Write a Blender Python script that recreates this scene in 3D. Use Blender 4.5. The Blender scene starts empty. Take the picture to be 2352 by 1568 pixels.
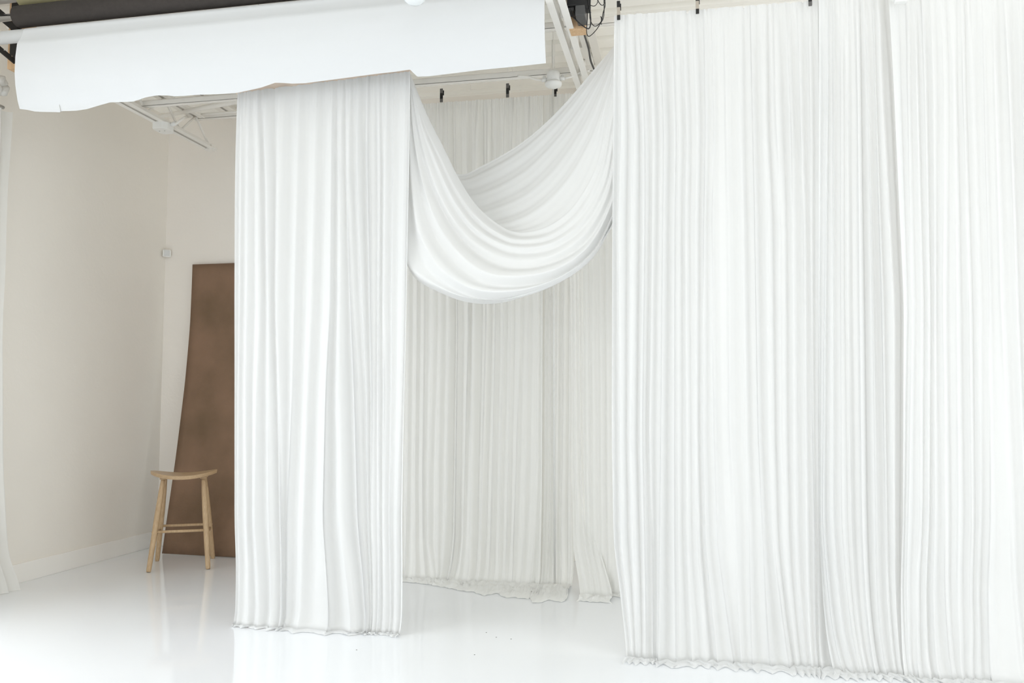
import bpy, bmesh, math, random
import numpy as np
from mathutils import Vector, noise
random.seed(7)
C = bpy.context.scene.collection
# ------------------------------------------------------------------ camera
F, H, CX, CY = 1950.0, 1.16, 1176.0, 784.0
tilt = math.atan(141 / F); yaw = math.atan(399 / math.hypot(F, 141))
FW = np.array([-math.sin(yaw) * math.cos(tilt), math.cos(yaw) * math.cos(tilt), math.sin(tilt)])
RT = np.array([math.cos(yaw), math.sin(yaw), 0.0]); UP = np.cross(RT, FW)
cam = bpy.data.cameras.new('camera'); cam.lens = 36 * F / 2352; cam.sensor_width = 36
co = bpy.data.objects.new('camera', cam); C.objects.link(co)
co.location = (0, 0, H); co.rotation_euler = (math.pi / 2 + tilt, 0, yaw)
bpy.context.scene.camera = co

def ray(x, y): return FW + RT * (x - CX) / F - UP * (y - CY) / F
def onY(x, y, Y): r = ray(x, y); return np.array([0, 0, H]) + r * (Y / r[1])
def onZ(x, y, Z=0.0): r = ray(x, y); return np.array([0, 0, H]) + r * ((Z - H) / r[2])
def onX(x, y, X): r = ray(x, y); return np.array([0, 0, H]) + r * (X / r[0])

# ------------------------------------------------------------------ materials
def srgb(r, g, b):
    f = lambda c: (c / 12.92 if c <= .04045 else ((c + .055) / 1.055) ** 2.4)
    return (f(r / 255), f(g / 255), f(b / 255), 1)

def mat(name, col, rough=.6, metal=0, var=0.0, vscale=4.0, bump=0.0, bscale=60.0, stretch=(1, 1, 1), spec=.5, detail=4, col2=None):
    m = bpy.data.materials.new(name); m.use_nodes = True
    n = m.node_tree; b = n.nodes['Principled BSDF']
    b.inputs['Base Color'].default_value = col; b.inputs['Roughness'].default_value = rough
    b.inputs['Metallic'].default_value = metal; b.inputs['Specular IOR Level'].default_value = spec
    tc = n.nodes.new('ShaderNodeTexCoord'); mp = n.nodes.new('ShaderNodeMapping')
    mp.inputs['Scale'].default_value = stretch; n.links.new(tc.outputs['Object'], mp.inputs[0])
    if var or col2:
        t = n.nodes.new('ShaderNodeTexNoise'); t.inputs['Scale'].default_value = vscale; t.inputs['Detail'].default_value = detail
        n.links.new(mp.outputs[0], t.inputs['Vector'])
        r = n.nodes.new('ShaderNodeValToRGB'); r.color_ramp.elements[0].position = .3; r.color_ramp.elements[1].position = .7
        if col2:
            r.color_ramp.elements[0].color = col; r.color_ramp.elements[1].color = col2
        else:
            r.color_ramp.elements[0].color = [c * (1 - var) for c in col[:3]] + [1]
            r.color_ramp.elements[1].color = [min(1, c * (1 + var)) for c in col[:3]] + [1]
        n.links.new(t.outputs['Fac'], r.inputs[0]); n.links.new(r.outputs[0], b.inputs['Base Color'])
    if bump:
        t = n.nodes.new('ShaderNodeTexNoise'); t.inputs['Scale'].default_value = bscale; t.inputs['Detail'].default_value = 5
        n.links.new(mp.outputs[0], t.inputs['Vector'])
        bp = n.nodes.new('ShaderNodeBump'); bp.inputs['Strength'].default_value = bump; bp.inputs['Distance'].default_value = .01
        n.links.new(t.outputs['Fac'], bp.inputs['Height']); n.links.new(bp.outputs[0], b.inputs['Normal'])
    return m

def cloth_mat(name, col, trans=.3, sheen=.3):
    m = mat(name, col, rough=.75, bump=.05, bscale=400, spec=.15)
    n = m.node_tree; b = n.nodes['Principled BSDF']; out = n.nodes['Material Output']
    tr = n.nodes.new('ShaderNodeBsdfTranslucent'); tr.inputs[0].default_value = col
    mx = n.nodes.new('ShaderNodeMixShader'); mx.inputs[0].default_value = trans
    n.links.new(b.outputs[0], mx.inputs[1]); n.links.new(tr.outputs[0], mx.inputs[2]); n.links.new(mx.outputs[0], out.inputs[0])
    return m

M = dict(
    wall=mat('wall_paint', (.84, .805, .745, 1), .85, var=.015, vscale=1.5, bump=.12, bscale=35),
    wallb=mat('back_wall_paint', (.88, .84, .79, 1), .85, var=.015, vscale=1.5, bump=.12, bscale=35),
    basebd=mat('baseboard_paint', (.90, .88, .84, 1), .5),
    ceil=mat('deck_paint', (.93, .915, .87, 1), .75, var=.01),
    steel=mat('painted_steel', (.83, .81, .77, 1), .5),
    floor=mat('epoxy_floor', (.83, .848, .875, 1), .07, var=.006, vscale=2, bump=.02, bscale=3, spec=.55),
    cloth=cloth_mat('chiffon_cloth', (.815, .818, .815, 1), .25),
    clothb=cloth_mat('ivory_cloth', (.93, .93, .91, 1), .15),
    sheer=cloth_mat('sheer_cloth', (.82, .81, .78, 1), .3),
    paper=mat('white_paper', (.665, .675, .685, 1), .8, var=.004, spec=.2),
    dark=mat('charcoal_paper', (.052, .045, .041, 1), .85, var=.06, vscale=50, bump=.1, bscale=200, spec=.2),
    olive=mat('olive_paper', (.37, .34, .20, 1), .85, spec=.2),
    chrome=mat('polished_tube', (.75, .75, .75, 1), .2, metal=1),
    black=mat('black_metal', (.009, .0075, .007, 1), .5),
    blackp=mat('black_plastic', (.013, .013, .014, 1), .35),
    greyp=mat('grey_plastic', (.07, .07, .07, 1), .4),
    tan=mat('tan_webbing', (.42, .37, .31, 1), .8, bump=.3, bscale=300),
    greyw=mat('grey_webbing', (.12, .115, .11, 1), .7),
    pine=mat('pine_wood', (.60, .38, .20, 1), .6, col2=(.74, .52, .32, 1), vscale=14, stretch=(9, 9, .7)),
    batten=mat('batten_wood', (.85, .70, .58, 1), .6, col2=(.90, .77, .66, 1), vscale=8, stretch=(1, 8, 8)),
    oak=mat('oak_wood', (.45, .31, .175, 1), .42, col2=(.56, .40, .24, 1), vscale=16, stretch=(8, 8, .8), bump=.03, bscale=60),
    oaks=mat('oak_seat_wood', (.45, .31, .175, 1), .38, col2=(.53, .375, .225, 1), vscale=14, stretch=(1, 9, 9)),
    board=mat('painted_canvas', (.185, .122, .076, 1), .75, col2=(.275, .172, .115, 1), vscale=2.6, bump=.15, bscale=60, detail=7, spec=.25),
    raw=mat('canvas_edge', (.60, .52, .42, 1), .8),
    plast=mat('white_plastic', (.82, .82, .80, 1), .35),
    lens=mat('sensor_lens', (.68, .69, .69, 1), .3),
    globe=mat('opal_glass', (.80, .83, .84, 1), .12),
    speck=mat('speck', (.12, .11, .10, 1), .8),
    wire=mat('steel_wire', (.5, .49, .46, 1), .4, metal=.6),
)

# ------------------------------------------------------------------ helpers
def obj(name, bm, m, parent=None, smooth=False):
    me = bpy.data.meshes.new(name); bm.to_mesh(me); bm.free()
    o = bpy.data.objects.new(name, me); C.objects.link(o); me.materials.append(m)
    if smooth:
        for p in me.polygons: p.use_smooth = True
    if parent:
        o.parent = parent; o.matrix_parent_inverse = parent.matrix_basis.inverted()
    return o

def tag(o, label, cat, group=None):
    o['label'] = label; o['category'] = cat
    if group: o['group'] = group
    return o
def thing(name, loc, label, cat, group=None):
    o = bpy.data.objects.new(name, None); C.objects.link(o); o.location = loc; o.empty_display_size = .1
    return tag(o, label, cat, group)
def struct(name, bm, m, parent=None):
    o = obj(name, bm, m, parent)
    if not parent: o['kind'] = 'structure'
    return o
def new(): return bmesh.new()
def box(bm, a, b):
    (x0, y0, z0), (x1, y1, z1) = a, b
    v = [bm.verts.new(p) for p in ((x0, y0, z0), (x1, y0, z0), (x1, y1, z0), (x0, y1, z0), (x0, y0, z1), (x1, y0, z1), (x1, y1, z1), (x0, y1, z1))]
    for f in ((0, 3, 2, 1), (4, 5, 6, 7), (0, 1, 5, 4), (1, 2, 6, 5), (2, 3, 7, 6), (3, 0, 4, 7)): bm.faces.new([v[i] for i in f])
    return v
def bar(bm, p, q, w, h, up=(0, 0, 1)):
    p = Vector(p); q = Vector(q); d = (q - p).normalized(); u = Vector(up)
    s = d.cross(u).normalized() * w / 2; t = s.cross(d).normalized() * h / 2
    v = [bm.verts.new(c + a * s + b * t) for c in (p, q) for a, b in ((-1, -1), (1, -1), (1, 1), (-1, 1))]
    for f in ((3, 2, 1, 0), (4, 5, 6, 7), (0, 1, 5, 4), (1, 2, 6, 5), (2, 3, 7, 6), (3, 0, 4, 7)): bm.faces.new([v[i] for i in f])
def angle(bm, p, q, leg=.038, th=.005, side=1):
    # an L-section: flat flange plus an upright leg
    p = Vector(p); q = Vector(q); d = (q - p).normalized(); s = d.cross(Vector((0, 0, 1))).normalized() * side
    bar(bm, p + s * leg / 2, q + s * leg / 2, leg, th)
    bar(bm, p + Vector((0, 0, leg / 2)) + s * th / 2, q + Vector((0, 0, leg / 2)) + s * th / 2, th, leg)
def tube(bm, pts, r, seg=12, caps=True):
    pts = [Vector(p) for p in pts]; n = len(pts); rr = r if isinstance(r, (list, tuple)) else [r] * n
    rings = []; u = None
    for i, p in enumerate(pts):
        d = (pts[min(i + 1, n - 1)] - pts[max(i - 1, 0)]).normalized()
        if u is None: u = d.cross(Vector((0, 0, 1)) if abs(d.z) < .9 else Vector((1, 0, 0))).normalized()
        u = (u - d * u.dot(d)).normalized(); w = d.cross(u)
        rings.append([bm.verts.new(p + (u * math.cos(2 * math.pi * k / seg) + w * math.sin(2 * math.pi * k / seg)) * rr[i]) for k in range(seg)])
    for a, b in zip(rings, rings[1:]):
        for k in range(seg): bm.faces.new((a[k], a[(k + 1) % seg], b[(k + 1) % seg], b[k]))
    if caps: bm.faces.new(rings[0][::-1]); bm.faces.new(rings[-1])
def lathe(bm, c, prof, seg=28):
    rings = [[bm.verts.new((c[0] + r * math.cos(2 * math.pi * k / seg), c[1] + r * math.sin(2 * math.pi * k / seg), c[2] + z)) for k in range(seg)] for r, z in prof]
    for a, b in zip(rings, rings[1:]):
        for k in range(seg): bm.faces.new((a[k], a[(k + 1) % seg], b[(k + 1) % seg], b[k]))
    bm.faces.new(rings[0][::-1]); bm.faces.new(rings[-1]); bmesh.ops.recalc_face_normals(bm, faces=bm.faces)
def bevel(o, w=.003, s=2):
    md = o.modifiers.new('bevel', 'BEVEL'); md.width = w; md.segments = s; md.limit_method = 'ANGLE'
    return o
def catmull(pts, n):
    P = np.array(pts, float); K = len(P)
    d = np.r_[0, np.cumsum(np.linalg.norm(np.diff(P[:, :2], axis=0), axis=1))]
    t = np.linspace(0, d[-1], n); out = np.zeros((n, P.shape[1]))
    m = np.zeros_like(P)
    for i in range(K):
        a, b = max(i - 1, 0), min(i + 1, K - 1); m[i] = (P[b] - P[a]) / max(d[b] - d[a], 1e-6)
    for j, tt in enumerate(t):
        i = min(max(np.searchsorted(d, tt) - 1, 0), K - 2); h = d[i + 1] - d[i]; u = (tt - d[i]) / h
        out[j] = (2*u**3-3*u**2+1)*P[i] + (u**3-2*u**2+u)*h*m[i] + (-2*u**3+3*u**2)*P[i+1] + (u**3-u**2)*h*m[i+1]
    return out
def grid_mesh(name, V, m, parent=None, smooth=True):
    # V: rows x cols x 3
    R, K, _ = V.shape
    me = bpy.data.meshes.new(name)
    idx = np.arange(R * K).reshape(R, K)
    f = np.stack([idx[:-1, :-1], idx[1:, :-1], idx[1:, 1:], idx[:-1, 1:]], -1).reshape(-1, 4)
    me.from_pydata(V.reshape(-1, 3).tolist(), [], f.tolist()); me.update()
    me.polygons.foreach_set('use_smooth', [smooth] * len(me.polygons)); me.materials.append(m)
    o = bpy.data.objects.new(name, me); C.objects.link(o)
    if parent: o.parent = parent; o.matrix_parent_inverse = parent.matrix_basis.inverted()
    return o

# ------------------------------------------------------------------ the room
XL, XR, YB, YF, ZC = -4.24, 4.6, 6.3, -4.0, 3.56
bm = new(); box(bm, (XL - .3, YF - .3, -.1), (XR + .3, YB + .3, 0)); struct('floor', bm, M['floor'])
# corrugated roof deck, ribs running along X
prof = []; y = YF - .2; per = .19
while y < YB + .1:
    prof += [(y, 0), (y + .115, 0), (y + .135, .045), (y + .17, .045)]; y += per
bm = new(); V = [[bm.verts.new((x, y, ZC + z)) for y, z in prof] for x in (XL - .1, XR + .1)]
T = [[bm.verts.new((x, y, ZC + .12)) for y in (prof[0][0], prof[-1][0])] for x in (XL - .1, XR + .1)]
for i in range(len(prof) - 1): bm.faces.new((V[0][i], V[0][i + 1], V[1][i + 1], V[1][i]))
bm.faces.new((T[0][0], T[1][0], T[1][1], T[0][1]))
struct('ceiling', bm, M['ceil'])
# walls
bm = new(); box(bm, (XL - .2, YB, 0), (XR + .2, YB + .15, ZC + .12)); struct('wall_back', bm, M['wallb'])
bm = new()
box(bm, (XR, 2.9, 0), (XR + .15, 4.45, ZC + .12)); box(bm, (XR, 6.1, 0), (XR + .15, YB, ZC + .12)); box(bm, (XR, 4.45, 0), (XR + .15, 6.1, .25)); box(bm, (XR, 4.45, 3.2), (XR + .15, 6.1, ZC + .12)); box(bm, (XR, YF, 0), (XR + .15, -3.1, ZC + .12))
box(bm, (XR, -3.1, 0), (XR + .15, 2.9, .25)); box(bm, (XR, -3.1, 3.0), (XR + .15, 2.9, ZC + .12)); struct('wall_right', bm, M['wallb'])
bm = new()
for k in range(6): box(bm, (XR + .05, -3.13 + 1.2 * k, .25), (XR + .11, -3.07 + 1.2 * k, 3.0))
for z in (.25, 1.9, 2.95): box(bm, (XR + .05, -3.1, z), (XR + .11, 2.9, z + .05))
struct('added_window_right', bm, M['steel'])  # unseen window added on the right so light reaches the left wall
bm = new()
for yy in (4.45, 5.25, 6.04): box(bm, (XR + .05, yy, .25), (XR + .11, yy + .06, 3.2))
for z in (.25, 1.9, 3.15): box(bm, (XR + .05, 4.45, z), (XR + .11, 6.1, z + .05))
struct('added_window_rear_right', bm, M['steel'])  # hidden window added behind the front curtains to lift the booth's light
WY0, WY1, WZ0, WZ1 = -3.2, 3.75, .2, 2.7
bm = new()
box(bm, (XL - .15, WY1, 0), (XL, YB, ZC + .12)); box(bm, (XL - .15, YF, 0), (XL, WY0, ZC + .12))
box(bm, (XL - .15, WY0, 0), (XL, WY1, WZ0)); box(bm, (XL - .15, WY0, WZ1), (XL, WY1, ZC + .12))
struct('wall_left', bm, M['wall'])
bm = new()
for k in range(6):
    yy = WY0 + (WY1 - WY0) * k / 5; box(bm, (XL - .11, yy - .03, WZ0), (XL - .05, yy + .03, WZ1))
for z in (WZ0, 1.9, WZ1 - .05): box(bm, (XL - .11, WY0, z), (XL - .05, WY1, z + .05))
struct('window_1', bm, M['steel'])
FX0, FX1, FZ0, FZ1 = -3.4, 3.8, .2, 2.6
bm = new()
box(bm, (XL, YF - .15, 0), (FX0, YF, ZC + .12)); box(bm, (FX1, YF - .15, 0), (XR, YF, ZC + .12))
box(bm, (FX0, YF - .15, 0), (FX1, YF, FZ0)); box(bm, (FX0, YF - .15, FZ1), (FX1, YF, ZC + .12))
struct('wall_front', bm, M['wallb'])
bm = new()
for k in range(6):
    xx = FX0 + (FX1 - FX0) * k / 5; box(bm, (xx - .03, YF - .11, FZ0), (xx + .03, YF - .05, FZ1))
for z in (FZ0, 2.1, FZ1 - .05): box(bm, (FX0, YF - .11, z), (FX1, YF - .05, z + .05))
struct('window_2', bm, M['steel'])
for nm, a, b in (('baseboard_left', (XL, WY1 + .06, 0), (XL + .014, YB, .125)), ('baseboard_back', (XL + .014, YB - .014, 0), (XR, YB, .125))):
    bm = new(); box(bm, a, b); o = struct(nm, bm, M['basebd']); bevel(o, .004)

# ------------------------------------------------------------------ steel roof joists
ZM = 3.31
def joist(x, y0, y1, z0, label, group, yend, chairs):
    t = thing('roof_joist', (x, y0, z0), label, 'joist', group)
    for s in (-1, 1):
        bm = new(); angle(bm, (x + s * .012, y0, z0), (x + s * .012, yend, z0), .036, .005, side=s); obj('bottom_chord', bm, M['steel'], t)
    bm = new()
    for s in (-1, 1): angle(bm, (x + s * .012, y0, ZC - .055), (x + s * .012, y1, ZC - .055), .055, .006, side=s)
    obj('top_chord', bm, M['steel'], t)
    bm = new()
    for s in (-1, 1): angle(bm, (x + s * .012, y0, ZM), (x + s * .012, yend - .19, ZM), .04, .005, side=s)
    obj('middle_chord', bm, M['steel'], t)
    yy = yend - .6
    while yy > y0 + .1:
        bm = new(); bar(bm, (x, yy, ZM), (x, yy, ZC - .03), .03, .006, up=(0, 1, 0)); obj('strut', bm, M['steel'], t); yy -= .6
    ys = []; y = yend - .03; k = 0
    while y > y0 + .2: ys.append(y); y -= .197
    for i in range(len(ys) - 1):
        a = (x, ys[i], z0 + .02 if i % 2 == 0 else ZM); b = (x, ys[i + 1], ZM if i % 2 == 0 else z0 + .02)
        bm = new(); tube(bm, (a, b), .0085, 8); obj('web_rod', bm, M['steel'], t, True)
    bm = new(); box(bm, (x - .03, yend - .05, z0 - .012), (x + .03, yend + .01, z0 + .03)); obj('end_plate', bm, M['steel'], t)
    return t
joist(-3.585, 4.46, YB, 3.12, 'white painted steel roof joist at far left, ending above the corner behind the backdrop', 'roof joists', 5.88, 0)
joist(-.595, 2.6, YB, 3.12, 'white painted steel roof joist running beside the hanging black devices', 'roof joists', 6.2, 0)

# bridging bars across the joists
def bridging(px, py, label, z=3.165, x0=-3.66, x1=4.4):
    p = onZ(px, py, z)
    bm = new(); angle(bm, (x0, p[1], z), (x1, p[1], z), .034, .005, side=-1); bar(bm, (x0, p[1] + .022, z + .02), (x1, p[1] + .022, z + .02), .006, .05)
    tag(obj('bridging_bar', bm, M['steel']), label, 'ceiling bar', 'bridging bars under the roof deck')
    return p[1]
yb1 = bridging(1145, 180, 'long white steel bar crossing above the back curtain, passing the round junction box')
yb2 = bridging(520, 268, 'white steel bar under the ceiling closest to the back wall', z=3.325, x1=-2.0)
bridging(1290, 63, 'white steel bar crossing the ceiling just right of the hanging paper', z=3.3)
# air duct
a = onY(366, 268, 5.62); b = onY(560, 229, 5.3)
bm = new(); tube(bm, [a + (a - b) * .02, a, b, b + (b - a) * .5], [.012, .015, .021, .024], 20)
o = tag(obj('duct_pipe', bm, M['steel'], smooth=True), 'round white pipe slanting under the ceiling left of the tall curtain', 'pipe')
# thin ceiling hanger rods seen against the deck
for px, y0, y1 in ((1177, 152, 170), (1266, 152, 167), (1081, 195, 208), (1196, 195, 209), (1013, 178, 190)):
    p = onZ(px, y0, ZC); q = onY(px, y1, p[1])
    bm = new(); tube(bm, (p + np.array([0, 0, .01]), q), .0025, 6)
    tag(obj('hanger_rod', bm, M['steel']), 'thin pale rod hanging under the ceiling above the back curtain', 'rod', 'thin hanger rods above the back curtain')

# junction box on the left joist with its conduit
c = onZ(372, 292, 3.10)
t = thing('junction_box', tuple(c), 'white electrical box fixed under the left ceiling joist', 'electrical box')
bm = new()
oct_ = [(-.045, -.07), (.045, -.07), (.075, -.035), (.075, .035), (.045, .07), (-.045, .07), (-.06, .03), (-.06, -.03)]
X, Y = -3.585, c[1]
lo = [bm.verts.new((X + a * .8, Y + b, 3.070)) for a, b in oct_]; hi = [bm.verts.new((X + a * .8, Y + b, 3.122)) for a, b in oct_]
bm.faces.new(lo[::-1]); bm.faces.new(hi)
for i in range(8): bm.faces.new((lo[i], lo[(i + 1) % 8], hi[(i + 1) % 8], hi[i]))
bevel(obj('housing', bm, M['plast'], t), .003)
for s in (-.02, .02):
    bm = new(); lathe(bm, (X + s, Y - .01, 3.067), [(.004, 0), (.004, .004)], 10); obj('screw', bm, M['wire'], t)
bm = new(); p1 = onZ(392, 286, 3.12); p2 = onZ(408, 282, 3.12); p3 = onZ(420, 272, 3.15); p4 = onZ(432, 268, 3.32); p5 = np.array([-2.3, yb2 - .03, 3.345])
cv = catmull([p1, p2, p3, p4, [p4[0] + .08, yb2 - .03, 3.345], p5], 30); tube(bm, cv, .009, 8); obj('conduit', bm, M['steel'], t, True)
bm = new(); tube(bm, (p1, p1 + (p2 - p1) * .7), .015, 12); obj('connector', bm, M['plast'], t, True)

# round junction box above the back curtain
JX, JY = onY(1271, 190, 4.95)[0], 4.95
zc = onY(1271, 193, JY)[2]
t = thing('round_junction_box', (JX, JY, zc), 'round white ceiling box with two side conduits above the back curtain', 'electrical box')
bm = new(); lathe(bm, (JX, JY, zc), [(.041, -.002), (.041, .068), (.036, .075)]); obj('housing', bm, M['plast'], t, True)
bm = new(); lathe(bm, (JX, JY, zc), [(.012, -.024), (.03, -.02), (.048, -.012), (.052, 0), (.052, .006), (.045, .012)]); obj('cover_disc', bm, M['plast'], t, True)
for s in (-1, 1):
    bm = new(); tube(bm, ((JX + s * .04, JY, zc + .03), (JX + s * .07, JY, zc + .03)), .012, 10); tube(bm, ((JX + s * .055, JY, zc + .02), (JX + s * .055, JY, zc + .052)), .008, 8)
    obj('connector', bm, M['plast'], t, True)
    bm = new(); tube(bm, catmull([(JX + s * .07, JY, zc + .03), (JX + s * .11, JY, zc + .038), (JX + s * .16, JY, zc + .058), (JX + s * .22, JY, zc + .068)], 12), .007, 8)
    obj('conduit', bm, M['steel'], t, True)
bm = new(); tube(bm, ((JX, JY, zc + .07), (JX, JY, ZC + .02)), .004, 6); obj('stem', bm, M['steel'], t)
# slim pole to the floor
PX0 = onY(1272, 700, 5.43)[0]
t = thing('floor_pole', (PX0, 5.43, 0), 'slim white pole standing in front of the back curtain', 'pole')
bm = new(); tube(bm, ((PX0, 5.43, 0.012), (PX0, 5.43, ZC + .01)), .0072, 12); obj('pole', bm, M['plast'], t, True)
bm = new(); lathe(bm, (PX0, 5.43, 0), [(.03, 0), (.03, .006), (.014, .018)]); obj('foot', bm, M['steel'], t)

# ------------------------------------------------------------------ cloth builder
def rnd(k, s=0): return noise.noise(Vector((k * 3.17 + .5, s * 7.31 + .3, 1.7)))
def drape(name, m, ys, folds, Y0, label, group, depth=1.0, fine=.35, ph=.010, conv=.3, tail=0, npg=12, rows=90, flare=.06, pud=None, seed=0, yline=None, topwave=.0, slit=None, zend=0.006, flareh=.45):
    """folds: lists of pixel x (one per ys); first and last are the side edges. ys[0] is the top edge given per fold or constant."""
    K = len(folds)
    Yb = lambda X, z: (Y0 if yline is None else yline(X)) - flare * max(0, 1 - z / flareh) ** 2
    Z = np.zeros((K, len(ys))); XX = np.zeros((K, len(ys)))
    for k, f in enumerate(folds):
        yy0 = ys[0] if not callable(ys[0]) else ys[0](f[0])
        for j, px in enumerate(f):
            py = yy0 if j == 0 else ys[j]
            Yg = Y0
            for _ in range(4):
                p = onY(px, py, Yg); Yg = Yb(p[0], max(p[2], 0))
            Z[k, j] = p[2]; XX[k, j] = p[0]
    out = []
    ts = np.linspace(0, 1, rows) ** .9
    nc = (K - 1) * npg + 1
    for t in ts:
        c = np.zeros(K); zk = np.zeros(K)
        for k in range(K):
            zt = Z[k, 0]; z = zt + (zend - zt) * t; zk[k] = z
            o = np.argsort(Z[k]); zz, xx = Z[k][o], XX[k][o]
            # smooth interpolation
            c[k] = np.interp(z, zz, xx) if z > zz[0] else xx[0] + (xx[1] - xx[0]) / (zz[1] - zz[0]) * (z - zz[0]) * .6
            c[k] = (np.interp(z - .08, zz, xx) + np.interp(z + .08, zz, xx) + 2 * c[k]) / 4 if zz[0] + .1 < z < zz[-1] - .1 else c[k]
        for k in range(1, K): c[k] = max(c[k], c[k - 1] + .006)
        row = np.zeros((nc, 3)); fr = np.zeros(nc)
        for k in range(K - 1):
            gap = c[k + 1] - c[k]; D = depth * min(.055, .60 * gap) * (.80 + .75 * rnd(k, seed)); ex_ = 1.05 + 1.1 * rnd(k, seed + 20); lastg = k - (K - 1 - tail); g = 1 + .9 * rnd(k, seed + 5)
            g = min(max(g, .6), 1.7)
            for i in range(npg + (1 if k == K - 2 else 0)):
                u = i / npg; up = u ** g
                f = (.5 + .5 * math.cos(2 * math.pi * up)) ** max(.55, min(1.7, ex_)); fr[k * npg + i] = f
                x = c[k] + gap * u; z = zk[k] + (zk[k + 1] - zk[k]) * u
                top = max(0, 1 - (zk[k] - z + (Z[k, 0] - z)) / .35) if t > 0 else 1
                wt = math.exp(-(Z[k, 0] - z) / .22)
                d = D * f * (1 - .72 * wt)
                d += fine * (.0010 + .0075 * wt) * math.sin(x * 2 * math.pi / (.0215 + .002 * rnd(k, 9)) + 3 * noise.noise(Vector((x * 9, z * .5, seed))))
                d += .0022 * noise.noise(Vector((x * 20, z * .25, seed + 3.3))) + .006 * noise.noise(Vector((x * 7, z * 1.1, seed + 8.8)))
                if z < .5:   # the weight of the hem crumples the lowest part
                    q = (1 - z / .5) ** 2
                    d += q * .014 * noise.noise(Vector((x * 9, z * 4, seed + 1.1)))
                yy = (Y0 if yline is None else yline(x)) - flare * (1 + .5 * noise.noise(Vector((x * 3, 0, seed)))) * max(0, 1 - z / flareh) ** 2
                if tail and lastg >= -1:
                    b_ = min(1, max(0, lastg + u + .0)) if lastg >= 0 else 0
                    if lastg >= 0: d *= .5; yy += .035 * b_
                bend = max(0, 1 - z / .10); yy -= .030 * bend ** 2.2 * (.75 + .25 * f)
                zz = z
                if t == 0: zz += .004 * noise.noise(Vector((x * 60, 0, seed)))
                row[k * npg + i] = (x, yy - d, zz)
        out.append(row)
    V = np.array(out)
    # puddled hem
    if pud is not None:
        base = V[-1]; ex = []
        for qi in range(1, 15):
            q = qi / 14; r = base.copy()
            for i in range(nc):
                x = base[i, 0]; L = pud(x) * (1 + .35 * noise.noise(Vector((x * 11, seed, 4))) )
                fs = fr[max(0, i - 14):i + 15].mean(); L *= (.55 + .5 * fs + .25 * fr[i]) * (1 + .5 * noise.noise(Vector((x * 4.5, seed, 9)))) if conv < .5 else 1 + .25 * (fs - .5)
                n1 = noise.noise(Vector((x * 16, q * L * 22, seed + 2))); n2 = noise.noise(Vector((x * 45, q * L * 50, seed + 6)))
                r[i, 0] += .03 * q * noise.noise(Vector((x * 6, q * 2, seed + 4)))
                target = (Y0 if yline is None else yline(x)) - flare - .045
                r[i, 1] = base[i, 1] * (1 - q * conv) + target * q * conv - L * q + .012 * n2 * q
                h = .004 + .007 * fr[i] * (1 - q) * q * 3 * (conv < .5) + (ph * abs(n1) + ph * .5 * abs(n2)) * (math.sin(math.pi * min(1, q * .85 + .12)) if q < 1 else 0) * min(1, L / .08 + .3)
                r[i, 2] = max(.003, base[i, 2] * (1 - q) ** 2 * .8 + h)
            r[:, 2][...] = r[:, 2] if qi < 14 else .003
            ex.append(r)
        V = np.concatenate([V, np.array(ex)])
    o = grid_mesh(name, V, m)
    return tag(o, label, 'curtain', group)

# ------------------------------------------------------------------ tall curtain at left of the opening
LY = 4.2
lt = lambda x: 214 + (x - 545) * (164 - 214) / (942 - 545)
folds = [
 [546, 543, 541, 541, 541, 543], [557, 555, 553, 550, 549, 552], [573, 573, 571, 568, 568, 576], [592, 598, 600, 594, 590, 602], [610, 616, 619, 623, 628, 632],
 [650, 646, 640, 646, 652, 653], [692, 690, 683, 677, 664, 661], [737, 733, 724, 714, 704, 694], [766, 766, 764, 755, 750, 765], [782, 784, 785, 784, 792, 822],
 [798, 800, 812, 824, 832, 848], [822, 824, 836, 844, 846, 853], [849, 852, 856, 858, 855, 858], [872, 874, 872, 872, 872, 871], [885, 884, 883, 887, 882, 884], [908, 906, 902, 901, 898, 899],
 [936, 933, 927, 922, 912, 909], [943, 941, 935, 929, 926, 925]]
drape('curtain', M['cloth'], [lt, 400, 700, 900, 1200, 1440], folds, LY,
      'tall white curtain panel hanging alone from a pale wooden strip, left of the opening', 'white curtains in the front row',
      flare=.03, pud=lambda x: .035 + .02 * math.sin(x * 9), seed=1, depth=.95)
a = onY(543, 214, LY + .012); b = onY(943, 164, LY + .012)
t = thing('hanging_batten', tuple(a), 'pale wooden strip holding up the tall curtain under the white paper', 'wooden strip')
bm = new(); bar(bm, a + np.array([0, 0, .02]), b + np.array([0, 0, .02]), .02, .05); bevel(obj('strip', bm, M['batten'], t), .002)
for s in (.12, .88):
    p = a + (b - a) * s; bm = new(); tube(bm, (p + np.array([0, 0, .04]), (p[0], p[1], ZC + .01)), .002, 6); obj('wire', bm, M['wire'], t)

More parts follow.
